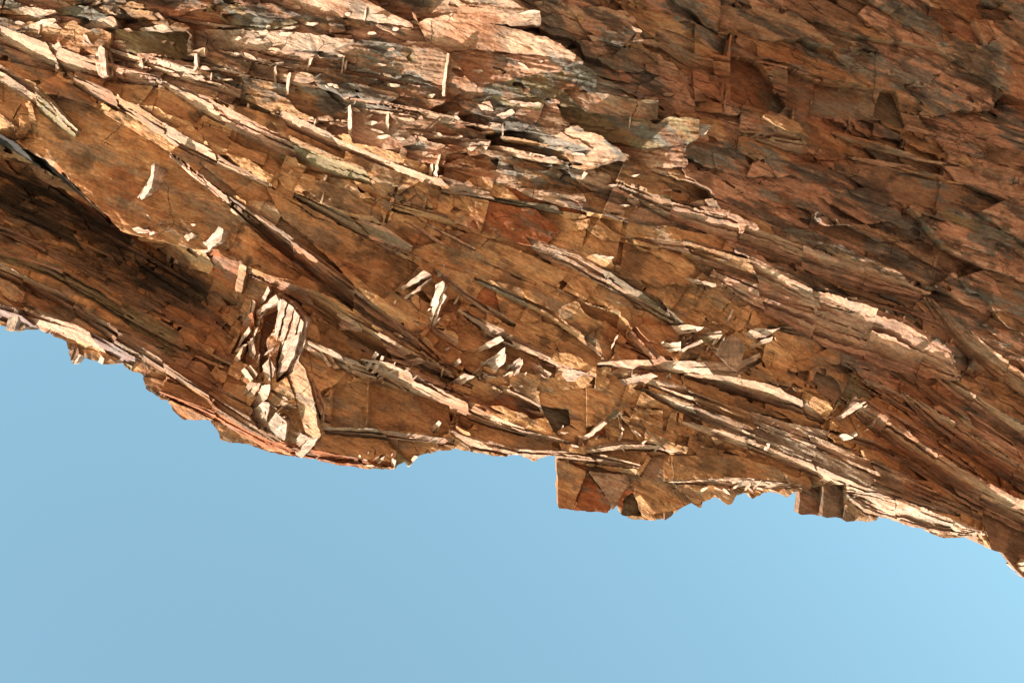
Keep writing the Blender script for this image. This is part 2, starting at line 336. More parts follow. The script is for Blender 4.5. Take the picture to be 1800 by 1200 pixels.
def in_poly(px, py, poly):
    inside = np.zeros(px.shape, bool)
    n = len(poly)
    for i in range(n):
        x1, y1 = poly[i]; x2, y2 = poly[(i + 1) % n]
        if y1 == y2: continue
        c = ((y1 > py) != (y2 > py)) & (px < (x2 - x1) * (py - y1) / (y2 - y1) + x1)
        inside ^= c
    return inside

rag = 2.2 * fbm(cx / 9, cy / 9, 5, 3)
mask = in_poly(cx + rag, cy + 1.4 * rag, LIP + [(2060, -400), (-260, -400)])

# broad shape of the face: swells to a crest at mid-top, falls away to the right, hollow at far left
def base_height(x, y):
    g = smooth(420, 150, y)                                   # top zone weight
    ridge_x = 1000 + 0.25 * (y - 200)
    left = np.minimum(x, ridge_x); right = np.maximum(x - ridge_x, 0)
    h = KPX * (0.085 * left * (0.3 + 0.7 * g) - 0.34 * right * (0.30 + 0.70 * g))
    h = h + KPX * (-(y - 300)) * 0.10 * smooth(500, 100, y)   # top lies closer to sun side
    h = h + 0.30 * fbm(x / 420, y / 260, 71, 3)
    q = ((x + 60) * 0.51 - (y - 262) * 0.86); al = (x + 60) * 0.86 + (y - 262) * 0.51      # long hollow falling to the right
    h = h - 1.45 * np.exp(-(q / np.where(q > 0, 30, 80)) ** 2) * smooth(660, 330, al)
    h = h + 0.34 * np.exp(-((x - 560) / 75) ** 2 - ((y - 640) / 110) ** 2)
    return h

# ------------------------------------------------------------------ ledge cross coordinates
def ledge_box(pts, x, y):
    xa = min(p[0] for p in pts) - 50; xb = max(p[0] for p in pts) + 50
    ya = min(p[1] - p[2] for p in pts) - 30; yb = max(p[1] + p[2] for p in pts) + 30
    js = np.where((x[0] >= xa) & (x[0] <= xb))[0]; is_ = np.where((y[:, 0] >= ya) & (y[:, 0] <= yb))[0]
    return slice(is_[0], is_[-1] + 1), slice(js[0], js[-1] + 1)

def ledge_coords(pts, x, y):
    best = np.full(x.shape, 1e9); tau = np.full(x.shape, 9.0); along = np.zeros(x.shape); wid = np.ones(x.shape)
    acc = 0.0
    for (ax, ay, aw), (bx, by, bw) in zip(pts[:-1], pts[1:]):
        dx, dy = bx - ax, by - ay
        L = math.hypot(dx, dy); ux, uy = dx / L, dy / L
        s = (x - ax) * ux + (y - ay) * uy
        sc = np.clip(s, 0, L)
        q = (x - ax) * uy - (y - ay) * ux                     # + = upper right
        d = np.hypot(x - ax - sc * ux, y - ay - sc * uy)
        w = aw + (bw - aw) * sc / L
        over = np.hypot(s - sc, 0)
        m = d < best
        best = np.where(m, d, best)
        t = np.where(over > 3, 9.0, 0.5 + q / w)
        tau = np.where(m, t, tau); along = np.where(m, acc + sc, along); wid = np.where(m, w, wid)
        acc += L
    return tau, along, wid, acc

# Laplace-filled height: feet low, crests high
GS = 3
lx, ly = vx[::GS, ::GS], vy[::GS, ::GS]
bl = base_height(lx, ly)
fixed = np.zeros(lx.shape, bool); val = np.zeros(lx.shape)
for li, (zone, pts, col, nl, steep) in enumerate(LEDGES):
    B = ledge_box(pts, lx, ly)
    tau, along, wid, tot = ledge_coords(pts, lx[B], ly[B])
    A = 0.5 * wid * KPX * steep * (2.0 if zone == 'low' else 0.9 if zone == 'left' else 1.8)
    pad = 4.0 / np.maximum(wid, 4)
    foot = (tau > -pad - 0.1) & (tau < 0.12); crest = (tau > 0.88) & (tau < 1.1 + pad)
    inner = (tau > 0.0) & (tau < 1.0)
    fixed[B] &= ~inner
    val[B] = np.where(foot, -A, val[B]); val[B] = np.where(crest, A, val[B])
    fixed[B] |= foot | crest
def relax(h, fx, v, n):
    for _ in range(n):
        p = np.pad(h, 1, mode='edge')
        a = 0.25 * (p[:-2, 1:-1] + p[2:, 1:-1] + p[1:-1, :-2] + p[1:-1, 2:])
        h = np.where(fx, v, a)
    return h
h = np.where(fixed, val, 0.0)
h = relax(h, fixed, val, 900)
lap_c = h + bl
def upsample(c):
    gy = np.arange(NY + 1) / GS; gx = np.arange(NX + 1) / GS
    i = np.minimum(gy.astype(int), c.shape[0] - 2); j = np.minimum(gx.astype(int), c.shape[1] - 2)
    fy = (gy - i)[:, None]; fx = (gx - j)[None]
    return ((c[i][:, j] * (1 - fx) + c[i][:, j + 1] * fx) * (1 - fy) + (c[i + 1][:, j] * (1 - fx) + c[i + 1][:, j + 1] * fx) * fy)
LAPV = upsample(lap_c)
LAPC = 0.25 * (LAPV[:-1, :-1] + LAPV[1:, :-1] + LAPV[:-1, 1:] + LAPV[1:, 1:])

def sample_h(field, x, y):
    i = np.clip(np.round((np.asarray(y) - Y0) / ST).astype(int), 0, NY); j = np.clip(np.round((np.asarray(x) - X0) / ST).astype(int), 0, NX)
    return field[i, j]

# ------------------------------------------------------------------ cells (cracked blocks and plates)
def voronoi(x, y, deg, L, W, seed, warp, jit=0.85):
    wx = warp * fbm(x / 60, y / 60, seed + 3, 3); wy = warp * fbm(x / 60, y / 60, seed + 4, 3)
    wx = wx + 3.2 * fbm(x / 11, y / 11, seed + 5, 2); wy = wy + 3.2 * fbm(x / 11, y / 11, seed + 6, 2)
    a, b = rot(x + wx, y + wy, deg)
    a = a / L; b = b / W
    ia = np.floor(a); ib = np.floor(b)
    d1 = np.full(x.shape, 1e9); d2 = np.full(x.shape, 1e9); idd = np.zeros(x.shape, np.int64)
    for oa in (-1, 0, 1):
        for ob in (-1, 0, 1):
            ca = ia + oa; cb = ib + ob
            sa = ca + 0.5 + jit * (hash2(ca, cb, seed) - 0.5); sb = cb + 0.5 + jit * (hash2(ca, cb, seed + 1) - 0.5)
            d = np.hypot(a - sa, b - sb)
            key = (ca.astype(np.int64) + 500) * 1000 + cb.astype(np.int64) + 500
            m = d < d1
            d2 = np.where(m, d1, np.minimum(d2, d)); idd = np.where(m, key, idd); d1 = np.where(m, d, d1)
    return idd, d2 - d1

split = np.interp(cx.ravel(), [-200, 0, 430, 1000, 1300, 2000], [40, 100, 190, 370, 430, 470]).reshape(cx.shape) + 14 * fbm(cx / 80, cy / 80, 9, 2)
rightz = (cx > 1010 + 0.72 * np.maximum(cy, -50) + 130 * fbm(cx / 120, cy / 60, 8, 4)) & (cy < 0.55 * (cx - 1060) + 420 + 60 * fbm(cx / 120, cy / 60, 18, 4))
zone = np.where(cy < split, 0, 1)
zone = np.where(rightz, 2, zone)
ZP = [ (9, 210, 44, 104, 21, 11), (29, 140, 88, 78, 50, 6), (19, 250, 62, 130, 27, 8) ]
big = np.zeros(cx.shape, np.int64); fine = np.zeros(cx.shape, np.int64); edge = np.zeros(cx.shape)
for z, (dg, L, W, l, w, wp) in enumerate(ZP):
    b, be = voronoi(cx, cy, dg, L, W, 100 + 10 * z, wp)
    f, fe = voronoi(cx, cy, dg + (4 if z else 0), l, w, 200 + 10 * z, wp * 0.5)
    m = zone == z
    big = np.where(m, b * 4 + z, big)
    fine = np.where(m, f, fine)
    edge = np.where(m, np.minimum(be * 0.6, fe), edge)
chipc, _ce = voronoi(cx, cy, 20, 24, 13, 290, 6)
chip_on = (edge < 0.16) & (fbm(cx / 55, cy / 40, 295, 3) > 0.02) & (hash2(chipc % 1000, chipc // 1000, 297) < np.where(zone == 1, 0.16, 0.18))
# not every big block is cracked further
crack = hash2(big % 100003, big // 100003, 55)
fine = np.where(crack < np.array([.34, .80, .45])[zone], 0, fine)
fine = np.where(chip_on, chipc + 2000000, fine)
# blocks end at the ledges: what lies above a ledge is not joined to what lies below it
side = np.zeros(cx.shape, np.int64)
for li, (zn, pts, col, nl, steep) in enumerate(LEDGES):
    if zn == 'thin': continue
    ext = [(p[0], p[1], p[2] + 70) for p in pts]
    B = ledge_box(ext, cx, cy)
    tau, along, wid, tot = ledge_coords(pts, cx[B], cy[B])
    near = (np.abs(tau - .5) * wid < 70 + 25 * fbm(cx[B] / 50, cy[B] / 50, 810 + li, 2)) & (tau < 8)
    side[B] = np.where(near, (side[B] * 31 + (2 * li + 1 + (tau > .5))) % 99991, side[B])
big = np.unique(big * 100000 + side, return_inverse=True)[1].reshape(cx.shape)
key = big.astype(np.int64) * 10000000 + fine
lab = np.unique(key, return_inverse=True)[1].reshape(cx.shape)
NCELL = lab.max() + 1
reg_kind = ['cell'] * NCELL
cell_big = np.zeros(NCELL, int); cell_big[lab.ravel()] = big.ravel()
cell_zone = np.zeros(NCELL, int); cell_zone[lab.ravel()] = zone.ravel()

cell_chip = np.zeros(NCELL, bool); cell_chip[lab.ravel()] = (fine >= 2000000).ravel()
kind = np.zeros(NCELL, int)          # 0 cell, 1 ledge layer, 2 facet
par = np.full(NCELL, -1)             # ledge index
colr = np.zeros(NCELL, int)
extra = {}
ledge_ids = {}
nreg = NCELL
kl, pl, cl, offl = list(kind), list(par), list(colr), [0.0] * NCELL
tl = [(0.0, 0.0)] * NCELL
for li, (zn, pts, col, nl, steep) in enumerate(LEDGES):
    B = ledge_box(pts, cx, cy)
    bx_, by_ = cx[B], cy[B]
    tau, along, wid, tot = ledge_coords(pts, bx_, by_)
    sl_ = 95 + 50 * float(hash2(np.array(li), np.array(3), 8))
    seg = np.floor(along / sl_ + 0.18 * vnoise(tau * 1.2 + li, along / 400, 77) + 0.22 * tau)
    step_ = (hash2(seg, seg * 0 + li, 91) - .5) * (0.28 if zn in ('low', 'lip') else 0.46) * np.minimum(1, 24 / wid)          # the ledge breaks back at its cross joints
    tau = tau + step_ * np.sign(tau - .5) + 0.07 * fbm(along / 22 + li * 7, by_ * 0 + li, 40 + li, 2) * np.minimum(1, 22 / wid) + 0.05 * fbm(bx_ / 6, by_ / 6, 60, 2)
    inside = (tau > 0) & (tau < 1) & ((hash2(seg, seg * 0 + li, 93) > (0.0 if zn in ('low', 'lip') else 0.09)) | (wid > 40))
    nl2 = nl + 1 + (nl > 2)
    lay = np.floor(np.clip(tau + 0.16 * fbm(along / 130, tau * 0.6 + li * 5 + seg * 3, 80 + li, 2) + 0.03 * fbm(bx_ / 8, by_ / 8, 62, 2), 0, 0.999) * nl2)
    kk = (seg * 20 + lay).astype(np.int64)
    uq, ui_ = np.unique(kk[inside], return_inverse=True)
    lab[B][inside] = nreg + ui_
    for k in uq:
        sc_ = hash2(np.array(k // 20), np.array(li), 95); lc_ = RNG.random()
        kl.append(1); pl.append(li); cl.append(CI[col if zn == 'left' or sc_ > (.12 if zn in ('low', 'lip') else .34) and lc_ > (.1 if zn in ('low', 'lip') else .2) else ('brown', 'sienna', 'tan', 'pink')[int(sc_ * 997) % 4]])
        offl.append(float(RNG.normal(0, 0.026)))
        tl.append((float(RNG.normal(0, 0.09)), float(RNG.normal(0, 0.09))))
        nreg += 1
    edge[B] = np.where(inside, np.minimum(tau, 1 - tau) * wid / 14, edge[B])
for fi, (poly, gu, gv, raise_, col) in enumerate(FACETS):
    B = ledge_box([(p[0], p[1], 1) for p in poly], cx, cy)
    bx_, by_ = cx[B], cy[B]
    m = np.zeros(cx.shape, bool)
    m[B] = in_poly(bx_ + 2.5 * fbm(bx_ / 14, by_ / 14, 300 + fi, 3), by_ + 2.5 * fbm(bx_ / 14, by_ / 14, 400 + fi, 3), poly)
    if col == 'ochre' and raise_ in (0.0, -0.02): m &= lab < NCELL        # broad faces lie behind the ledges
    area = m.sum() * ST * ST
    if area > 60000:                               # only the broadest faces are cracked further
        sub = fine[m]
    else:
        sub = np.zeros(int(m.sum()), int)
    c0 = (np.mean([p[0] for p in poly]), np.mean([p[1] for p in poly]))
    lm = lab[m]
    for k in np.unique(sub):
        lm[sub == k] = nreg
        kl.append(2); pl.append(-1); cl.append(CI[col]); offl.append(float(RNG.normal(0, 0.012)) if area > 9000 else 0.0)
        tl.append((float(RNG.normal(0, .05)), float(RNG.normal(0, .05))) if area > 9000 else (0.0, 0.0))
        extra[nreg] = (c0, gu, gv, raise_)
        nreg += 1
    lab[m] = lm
kind = np.array(kl); par = np.array(pl); colr = np.array(cl); off = np.array(offl); tilt = np.array(tl)

# ------------------------------------------------------------------ plane of every region
def planefit(l, n, x, y, hh):
    l = l.ravel(); x = x.ravel() * KPX; y = -y.ravel() * KPX; hh = hh.ravel()
    c = np.maximum(np.bincount(l, minlength=n), 1)
    mx = np.bincount(l, x, n) / c; my = np.bincount(l, y, n) / c; mh = np.bincount(l, hh, n) / c
    dx = x - mx[l]; dy = y - my[l]; dh = hh - mh[l]
    sxx = np.bincount(l, dx * dx, n) + 1e-3; syy = np.bincount(l, dy * dy, n) + 1e-3; sxy = np.bincount(l, dx * dy, n)
    sxh = np.bincount(l, dx * dh, n); syh = np.bincount(l, dy * dh, n)
    det = sxx * syy - sxy ** 2
    return mx, my, mh, (sxh * syy - syh * sxy) / det, (syh * sxx - sxh * sxy) / det
NB = big.max() + 1
bmx, bmy, bmh, bgu, bgv = planefit(big, NB, cx, cy, LAPC)
bz = np.zeros(NB, int); bz[big.ravel()] = zone.ravel()
bx_px = bmx / KPX; by_px = -bmy / KPX
# random lean of the blocks: ochre blocks lean away from the sun, upper plates lean both ways
sd = np.array([0.85, 0.5])
lean = np.where(bz == 0, RNG.normal(0.02, 0.21, NB), np.where(bz == 1, RNG.normal(-0.06, 0.11, NB), RNG.normal(-0.16, 0.12, NB)))
lean2 = RNG.normal(0, 0.10, NB)
bgu = np.clip(bgu, -.8, .8) * 0.9 + lean * sd[0] - lean2 * sd[1]; bgv = np.clip(bgv, -.8, .8) * 0.9 + lean * sd[1] + lean2 * sd[0]
bmh = bmh + np.where(bz == 0, RNG.normal(0, 0.045, NB), RNG.normal(0, 0.030, NB))
mx, my, mh, gu, gv = planefit(lab, nreg, cx, cy, LAPC)
cnt = np.bincount(lab.ravel(), minlength=nreg)
pc_h = mh.copy(); pgu = gu.copy(); pgv = gv.copy(); alpha = np.zeros(nreg)
ci = np.arange(NCELL)
b = cell_big
pc_h[ci] = bmh[b] + bgu[b] * (mx[ci] - bmx[b]) + bgv[b] * (my[ci] - bmy[b]) + np.where(cell_zone == 0, RNG.normal(0, 0.030, NCELL), RNG.normal(0, 0.018, NCELL)) + np.where(cell_chip, RNG.normal(-.01, .03, NCELL), 0)
pgu[ci] = bgu[b] + RNG.normal(0, 0.10, NCELL) + np.where(cell_chip, RNG.normal(.05, .35, NCELL), 0) + np.where(cell_zone == 0, RNG.normal(0, 0.08, NCELL), 0)
pgv[ci] = bgv[b] + RNG.normal(0, 0.10, NCELL) + np.where(cell_chip, RNG.normal(0, .35, NCELL), 0) + np.where(cell_zone == 0, RNG.normal(0, 0.12, NCELL), 0)
lr = np.where(kind == 1)[0]
AL = 0.10
alpha[lr] = AL
lgu = np.clip(gu[lr], -1.6, 1.6) * (1 - AL); lgv = np.clip(gv[lr], -1.6, 1.6) * (1 - AL)
pc_h[lr] = mh[lr] * (1 - AL) + off[lr]; pgu[lr] = lgu + tilt[lr, 0]; pgv[lr] = lgv + tilt[lr, 1]
for r, (c0, a, b2, raise_) in extra.items():
    pc_h[r] = sample_h(LAPV, c0[0], c0[1]) + raise_ + off[r] + a * (mx[r] - c0[0] * KPX) + b2 * (my[r] + c0[1] * KPX)
    pgu[r] = a + tilt[r, 0]; pgv[r] = b2 + tilt[r, 1]

# ------------------------------------------------------------------ smoothed joints (vertices that lie between regions)
labm = np.where(mask, lab, -1)
P = np.pad(labm, 1, constant_values=-2)
q00 = P[:-1, :-1]; q01 = P[:-1, 1:]; q10 = P[1:, :-1]; q11 = P[1:, 1:]
e_up = q00 != q01; e_dn = q10 != q11; e_lf = q00 != q10; e_rt = q01 != q11
onb = e_up | e_dn | e_lf | e_rt
px = vx.copy(); py = vy.copy()
dirs = ((e_up, -1, 0), (e_dn, 1, 0), (e_lf, 0, -1), (e_rt, 0, 1))
for it in range(5):
    sx = np.zeros_like(px); sy = np.zeros_like(py); n = np.zeros_like(px)
    for e, di, dj in dirs:
        qx = np.roll(np.roll(px, -di, 0), -dj, 1); qy = np.roll(np.roll(py, -di, 0), -dj, 1)
        sx += np.where(e, qx, 0); sy += np.where(e, qy, 0); n += e
    ok = onb & (n >= 2)
    ok[0] = ok[-1] = False; ok[:, 0] = ok[:, -1] = False
    nn = np.maximum(n, 1)
    px = np.where(ok, 0.4 * px + 0.6 * sx / nn, px); py = np.where(ok, 0.4 * py + 0.6 * sy / nn, py)

# ------------------------------------------------------------------ roughness of the stone
ang = np.where(vy < 330, 10.0, 27.0)
a1, b1 = rot(vx, vy, 10.0); a2, b2_ = rot(vx, vy, 28.0)
wz = smooth(260, 420, vy - 0.2 * (vx - 400))
strat = (1 - wz) * fbm(a1 / 60, b1 / 4.5, 501, 4, 0.6) + wz * fbm(a2 / 60, b2_ / 5, 502, 4, 0.6)
lump = fbm(vx / 26, vy / 22, 503, 4, 0.55)
grit = fbm(vx / 5, vy / 5, 504, 2, 0.6)
edgev = np.pad(edge, ((0, 1), (0, 1)), mode='edge')
chipn = np.clip(0.5 + fbm(vx / 12, vy / 12, 505, 2), 0, 1)
bevel = -0.014 * np.exp(-np.clip(edgev, 0, 9) / 0.05) * (0.25 + chipn)

cells_y, cells_x = np.where(mask)
lv = lab[cells_y, cells_x]
W1 = NX + 1
corn = np.stack([cells_y * W1 + cells_x, (cells_y + 1) * W1 + cells_x, (cells_y + 1) * W1 + cells_x + 1, cells_y * W1 + cells_x + 1], 1)
NVT = W1 * (NY + 1)
keys = lv[:, None].astype(np.int64) * NVT + corn
uk, inv = np.unique(keys.ravel(), return_inverse=True)
quad = inv.reshape(-1, 4)
vr = uk // NVT; vid = (uk % NVT).astype(int)
PX = px.ravel()[vid]; PY = py.ravel()[vid]
Uc = (PX - 900) * KPX; Vc = (600 - PY) * KPX
fu = PX * KPX; fv = -PY * KPX
is_l = kind[vr] == 1
amp_s = np.where(is_l, 0.026, np.where((kind[vr] == 0) & (np.append(cell_zone, np.zeros(nreg - NCELL, int))[vr] != 1), 0.026, 0.010))
amp_l = np.where(is_l, 0.008, 0.020)
Wc = alpha[vr] * LAPV.ravel()[vid] + pc_h[vr] + pgu[vr] * (fu - mx[vr]) + pgv[vr] * (fv - my[vr]) \
     + amp_s * strat.ravel()[vid] + amp_l * lump.ravel()[vid] + 0.006 * grit.ravel()[vid] + bevel.ravel()[vid]
# top-most height per grid vertex, for standing shards on the face
TOP = np.full(NVT, -9.0); np.maximum.at(TOP, vid, Wc); TOP = TOP.reshape(NY + 1, NX + 1)

# ------------------------------------------------------------------ colour of the stone per vertex
def pick(w, *pairs):
    pass
zoneR = np.append(cell_zone, np.full(nreg - NCELL, 9))
base_c = COLA[colr]
rc = RNG.random(nreg)
cellcol = np.zeros((nreg, 3))
pal = {0: [('sienna', .30), ('tan', .30), ('pink', .26), ('brown', .10), ('olive', .04)],
       1: [('ochre', .86), ('brown', .08), ('olive', .03), ('rust', .03)],
       2: [('sienna', .16), ('brown', .40), ('pink', .36), ('tan', .06), ('olive', .02)]}
bigr = RNG.random(NB)
for z, pp in pal.items():
    idx = np.where((zoneR == z))[0]
    fx_, fy_ = rot(mx[idx] / KPX, -my[idx] / KPX, 20.0)
    rr = np.clip(0.5 + 0.85 * fbm(fx_ / 150, fy_ / 50, 700 + z, 3), 0, .999)
    rr = np.where(rc[idx] < 0.82, rr, (rc[idx] * 7.13) % 1)
    acc = 0
    for nm, wgt in pp:
        s = (rr >= acc) & (rr < acc + wgt); base_c[idx[s]] = COL[nm]; acc += wgt
base_c = base_c * (1 + RNG.normal(0, 0.09, nreg))[:, None]
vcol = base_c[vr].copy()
NXs = vx.ravel()[vid]; NYs = vy.ravel()[vid]
def stain(amount, target, m):
    vcol[:] = vcol * (1 - amount * m)[:, None] + np.array(target)[None] * (amount * m)[:, None]
ochreish = (kind[vr] != 1).astype(float)
ra, rb = rot(NXs, NYs, 24.0)
n1 = fbm(ra / 85, rb / 30, 610, 5, .65); n2 = fbm(ra / 60, rb / 40, 620, 5, .65); n3 = fbm(ra / 45, rb / 14, 630, 4, .6); n4 = fbm(NXs / 160, NYs / 120, 640, 3)
zv = zoneR[vr]; up = ((zv == 0) | (zv == 2)).astype(float)
n5 = fbm(ra / 110, rb / 20, 650, 5, .62)
stain(0.50, (0.18, 0.165, 0.14), ochreish * (1 - up) * smooth(.10, .34, n1))
stain(0.80, (0.135, 0.138, 0.130), ochreish * up * smooth(.12, .32, n1))
stain(0.78, (0.060, 0.052, 0.046), ochreish * up * smooth(.16, .36, n5))
stain(0.62, (0.095, 0.060, 0.040), ochreish * smooth(.20, .46, n2))
stain(0.55, (0.30, 0.11, 0.045), smooth(.12, .45, n4 + .35 * n3))
stain(0.50, (0.17, 0.15, 0.13), (1 - ochreish) * smooth(.10, .45, n3))
# the hollow at far left is coloured darker, in streaks
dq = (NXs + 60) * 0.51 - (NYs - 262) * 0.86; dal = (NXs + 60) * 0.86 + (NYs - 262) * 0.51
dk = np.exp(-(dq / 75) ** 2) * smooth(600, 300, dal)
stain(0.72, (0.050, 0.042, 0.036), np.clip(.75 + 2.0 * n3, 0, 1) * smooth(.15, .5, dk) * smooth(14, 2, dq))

# ------------------------------------------------------------------ materials
def rock_material(name, rough, spec, crack=1.0):
    m = bpy.data.materials.new(name)
    m.use_nodes = True
    nt = m.node_tree; N = nt.nodes; L = nt.links
    bs = N['Principled BSDF']
    at = N.new('ShaderNodeAttribute'); at.attribute_name = 'stone'
    fl = N.new('ShaderNodeAttribute'); fl.attribute_name = 'flow'
    def noise(scale, vec, detail, rgh, mapping):
        mp = N.new('ShaderNodeMapping'); mp.inputs['Scale'].default_value = mapping
        L.new(vec, mp.inputs['Vector'])
        n = N.new('ShaderNodeTexNoise'); n.inputs['Scale'].default_value = scale; n.inputs['Detail'].default_value = detail
        n.inputs['Roughness'].default_value = rgh
        L.new(mp.outputs[0], n.inputs['Vector'])
        return n
    v = fl.outputs['Vector']
    st = noise(1.0, v, 5, 0.65, (3.0, 34.0, 6.0))
    gr = noise(24.0, v, 4, 0.7, (1.0, 1.6, 1.0))
    pt = noise(4.0, v, 5, 0.68, (1.0, 2.0, 1.0))
    def ramp(src, lo, hi, a, b_):
        r = N.new('ShaderNodeMapRange'); r.inputs['From Min'].default_value = lo; r.inputs['From Max'].default_value = hi
        r.inputs['To Min'].default_value = a; r.inputs['To Max'].default_value = b_
        L.new(src, r.inputs['Value']); return r.outputs[0]
    def mul(a, b_):
        k = N.new('ShaderNodeMath'); k.operation = 'MULTIPLY'; L.new(a, k.inputs[0]); L.new(b_, k.inputs[1]); return k.outputs[0]
    f = mul(mul(ramp(st.outputs['Fac'], .3, .7, .68, 1.22), ramp(gr.outputs['Fac'], .3, .7, .74, 1.22)), ramp(pt.outputs['Fac'], .3, .7, .60, 1.26))
    sc = N.new('ShaderNodeVectorMath'); sc.operation = 'SCALE'
    L.new(at.outputs['Color'], sc.inputs[0]); L.new(f, sc.inputs['Scale'])
    # rusty seams along the grain
    mx_ = N.new('ShaderNodeMix'); mx_.data_type = 'RGBA'; mx_.blend_type = 'MULTIPLY'
    L.new(sc.outputs[0], mx_.inputs['A']); mx_.inputs['B'].default_value = (0.80, 0.60, 0.47, 1)
    seam = noise(1.0, v, 4, 0.7, (4.5, 16.0, 5.0))
    L.new(ramp(seam.outputs['Fac'], .52, .68, 0.0, 0.75), mx_.inputs['Factor'])
    wv = N.new('ShaderNodeVectorMath'); wv.operation = 'MULTIPLY_ADD'
    L.new(pt.outputs['Color'], wv.inputs[0]); wv.inputs[1].default_value = (.10, .10, .10); L.new(v, wv.inputs[2])
    vo = N.new('ShaderNodeTexVoronoi'); vo.feature = 'DISTANCE_TO_EDGE'; vo.inputs['Scale'].default_value = 2.3
    vm = N.new('ShaderNodeMapping'); vm.inputs['Scale'].default_value = (0.8, 1.5, 1.0); L.new(wv.outputs[0], vm.inputs['Vector']); L.new(vm.outputs[0], vo.inputs['Vector'])
    gate = noise(1.3, v, 1, .5, (1, 1, 1))
    ck = N.new('ShaderNodeMath'); ck.operation = 'ADD'; L.new(vo.outputs['Distance'], ck.inputs[0]); L.new(ramp(gate.outputs['Fac'], .42 - .3 * (1 - crack), .60 - .18 * (1 - crack), 0.0, 0.05), ck.inputs[1])
    crk = ramp(ck.outputs[0], .003, .009, 0.0, 1.0)
    m3 = N.new('ShaderNodeMix'); m3.data_type = 'RGBA'
    L.new(crk, m3.inputs['Factor']); m3.inputs['A'].default_value = (.045, .028, .018, 1); L.new(mx_.outputs['Result'], m3.inputs['B'])
    L.new(m3.outputs['Result'], bs.inputs['Base Color'])
    bs.inputs['Roughness'].default_value = rough
    bs.inputs['Specular IOR Level'].default_value = spec
    b1_ = N.new('ShaderNodeBump'); b1_.inputs['Strength'].default_value = 0.75; b1_.inputs['Distance'].default_value = 0.035
    L.new(st.outputs['Fac'], b1_.inputs['Height'])
    b2 = N.new('ShaderNodeBump'); b2.inputs['Strength'].default_value = 0.6; b2.inputs['Distance'].default_value = 0.018
    L.new(gr.outputs['Fac'], b2.inputs['Height']); L.new(b1_.outputs[0], b2.inputs['Normal'])
    b3 = N.new('ShaderNodeBump'); b3.inputs['Strength'].default_value = 0.7; b3.inputs['Distance'].default_value = 0.02
    L.new(crk, b3.inputs['Height']); L.new(b2.outputs[0], b3.inputs['Normal'])
    b4 = N.new('ShaderNodeBump'); b4.inputs['Strength'].default_value = 0.6; b4.inputs['Distance'].default_value = 0.10
    L.new(pt.outputs['Fac'], b4.inputs['Height']); L.new(b3.outputs[0], b4.inputs['Normal'])
    L.new(b4.outputs[0], bs.inputs['Normal'])
    return m
MAT = rock_material('weathered_schist', 0.82, 0.25)
MAT_L = rock_material('schist_edges', 0.72, 0.3, 0.0)

# ------------------------------------------------------------------ mesh making
def make_mesh(name, verts, faces_flat, loop_start, loop_total, col, flow, smooth_flags, mat):
    me = bpy.data.meshes.new(name)
    me.vertices.add(len(verts)); me.vertices.foreach_set('co', np.ascontiguousarray(verts, np.float32).ravel())
    me.loops.add(len(faces_flat)); me.loops.foreach_set('vertex_index', faces_flat.astype(np.int32))
    me.polygons.add(len(loop_start))
    me.polygons.foreach_set('loop_start', loop_start.astype(np.int32)); me.polygons.foreach_set('loop_total', loop_total.astype(np.int32))
    me.polygons.foreach_set('use_smooth', smooth_flags)
    ca = me.attributes.new('stone', 'FLOAT_COLOR', 'POINT')
    c4 = np.ones((len(verts), 4), np.float32); c4[:, :3] = np.clip(col, 0.01, 0.9); ca.data.foreach_set('color', c4.ravel())
    fa = me.attributes.new('flow', 'FLOAT_VECTOR', 'POINT')
    fa.data.foreach_set('vector', np.ascontiguousarray(flow, np.float32).ravel())
    me.materials.append(mat)
    me.update(calc_edges=True)
    return me

def link(name, me, parent=None):
    o = bpy.data.objects.new(name, me)
    scene.collection.objects.link(o)
    if parent is None:
        o.matrix_world = M
    else:
        o.parent = parent
    return o

wzv = wz.ravel()[vid]
# grain runs along the strike of each piece
reg_ang = np.where(kind == 0, np.append(np.array([z[0] for z in ZP])[cell_zone], np.zeros(nreg - NCELL)), 24.0)
for li, (zn, pts, *_r) in enumerate(LEDGES):
    d = math.degrees(math.atan2(pts[-1][1] - pts[0][1], pts[-1][0] - pts[0][0]))
    reg_ang[par == li] = d
cA = np.cos(np.radians(reg_ang[vr])); sA = np.sin(np.radians(reg_ang[vr]))
FLOW = np.stack([Uc * cA - Vc * sA, Uc * sA + Vc * cA, Wc], 1)

VERT = np.stack([Uc, Vc, Wc], 1)
order = np.argsort(lv, kind='stable')
quad = quad[order]; lvs = lv[order]
cstart = np.searchsorted(lvs, np.arange(nreg)); cend = np.searchsorted(lvs, np.arange(nreg), side='right')
vstart = np.searchsorted(vr, np.arange(nreg)); vend = np.searchsorted(vr, np.arange(nreg), side='right')

# border edges of each region (directed), then a wall below them
qe = np.stack([quad, np.roll(quad, -1, 1)], 2).reshape(-1, 2)
er = np.repeat(lvs, 4)
NVx = len(VERT)
k1 = qe[:, 0].astype(np.int64) * NVx + qe[:, 1]; k2 = qe[:, 1].astype(np.int64) * NVx + qe[:, 0]
bord = ~np.isin(k1, k2)
be = qe[bord]; ber = er[bord]
bstart = np.searchsorted(ber, np.arange(nreg)); bend = np.searchsorted(ber, np.arange(nreg), side='right')
# edges on the outline of the rock need a deep wall
outl = np.zeros(NVT, bool); outl[((q00 == -1) | (q01 == -1) | (q10 == -1) | (q11 == -1)).ravel()] = True

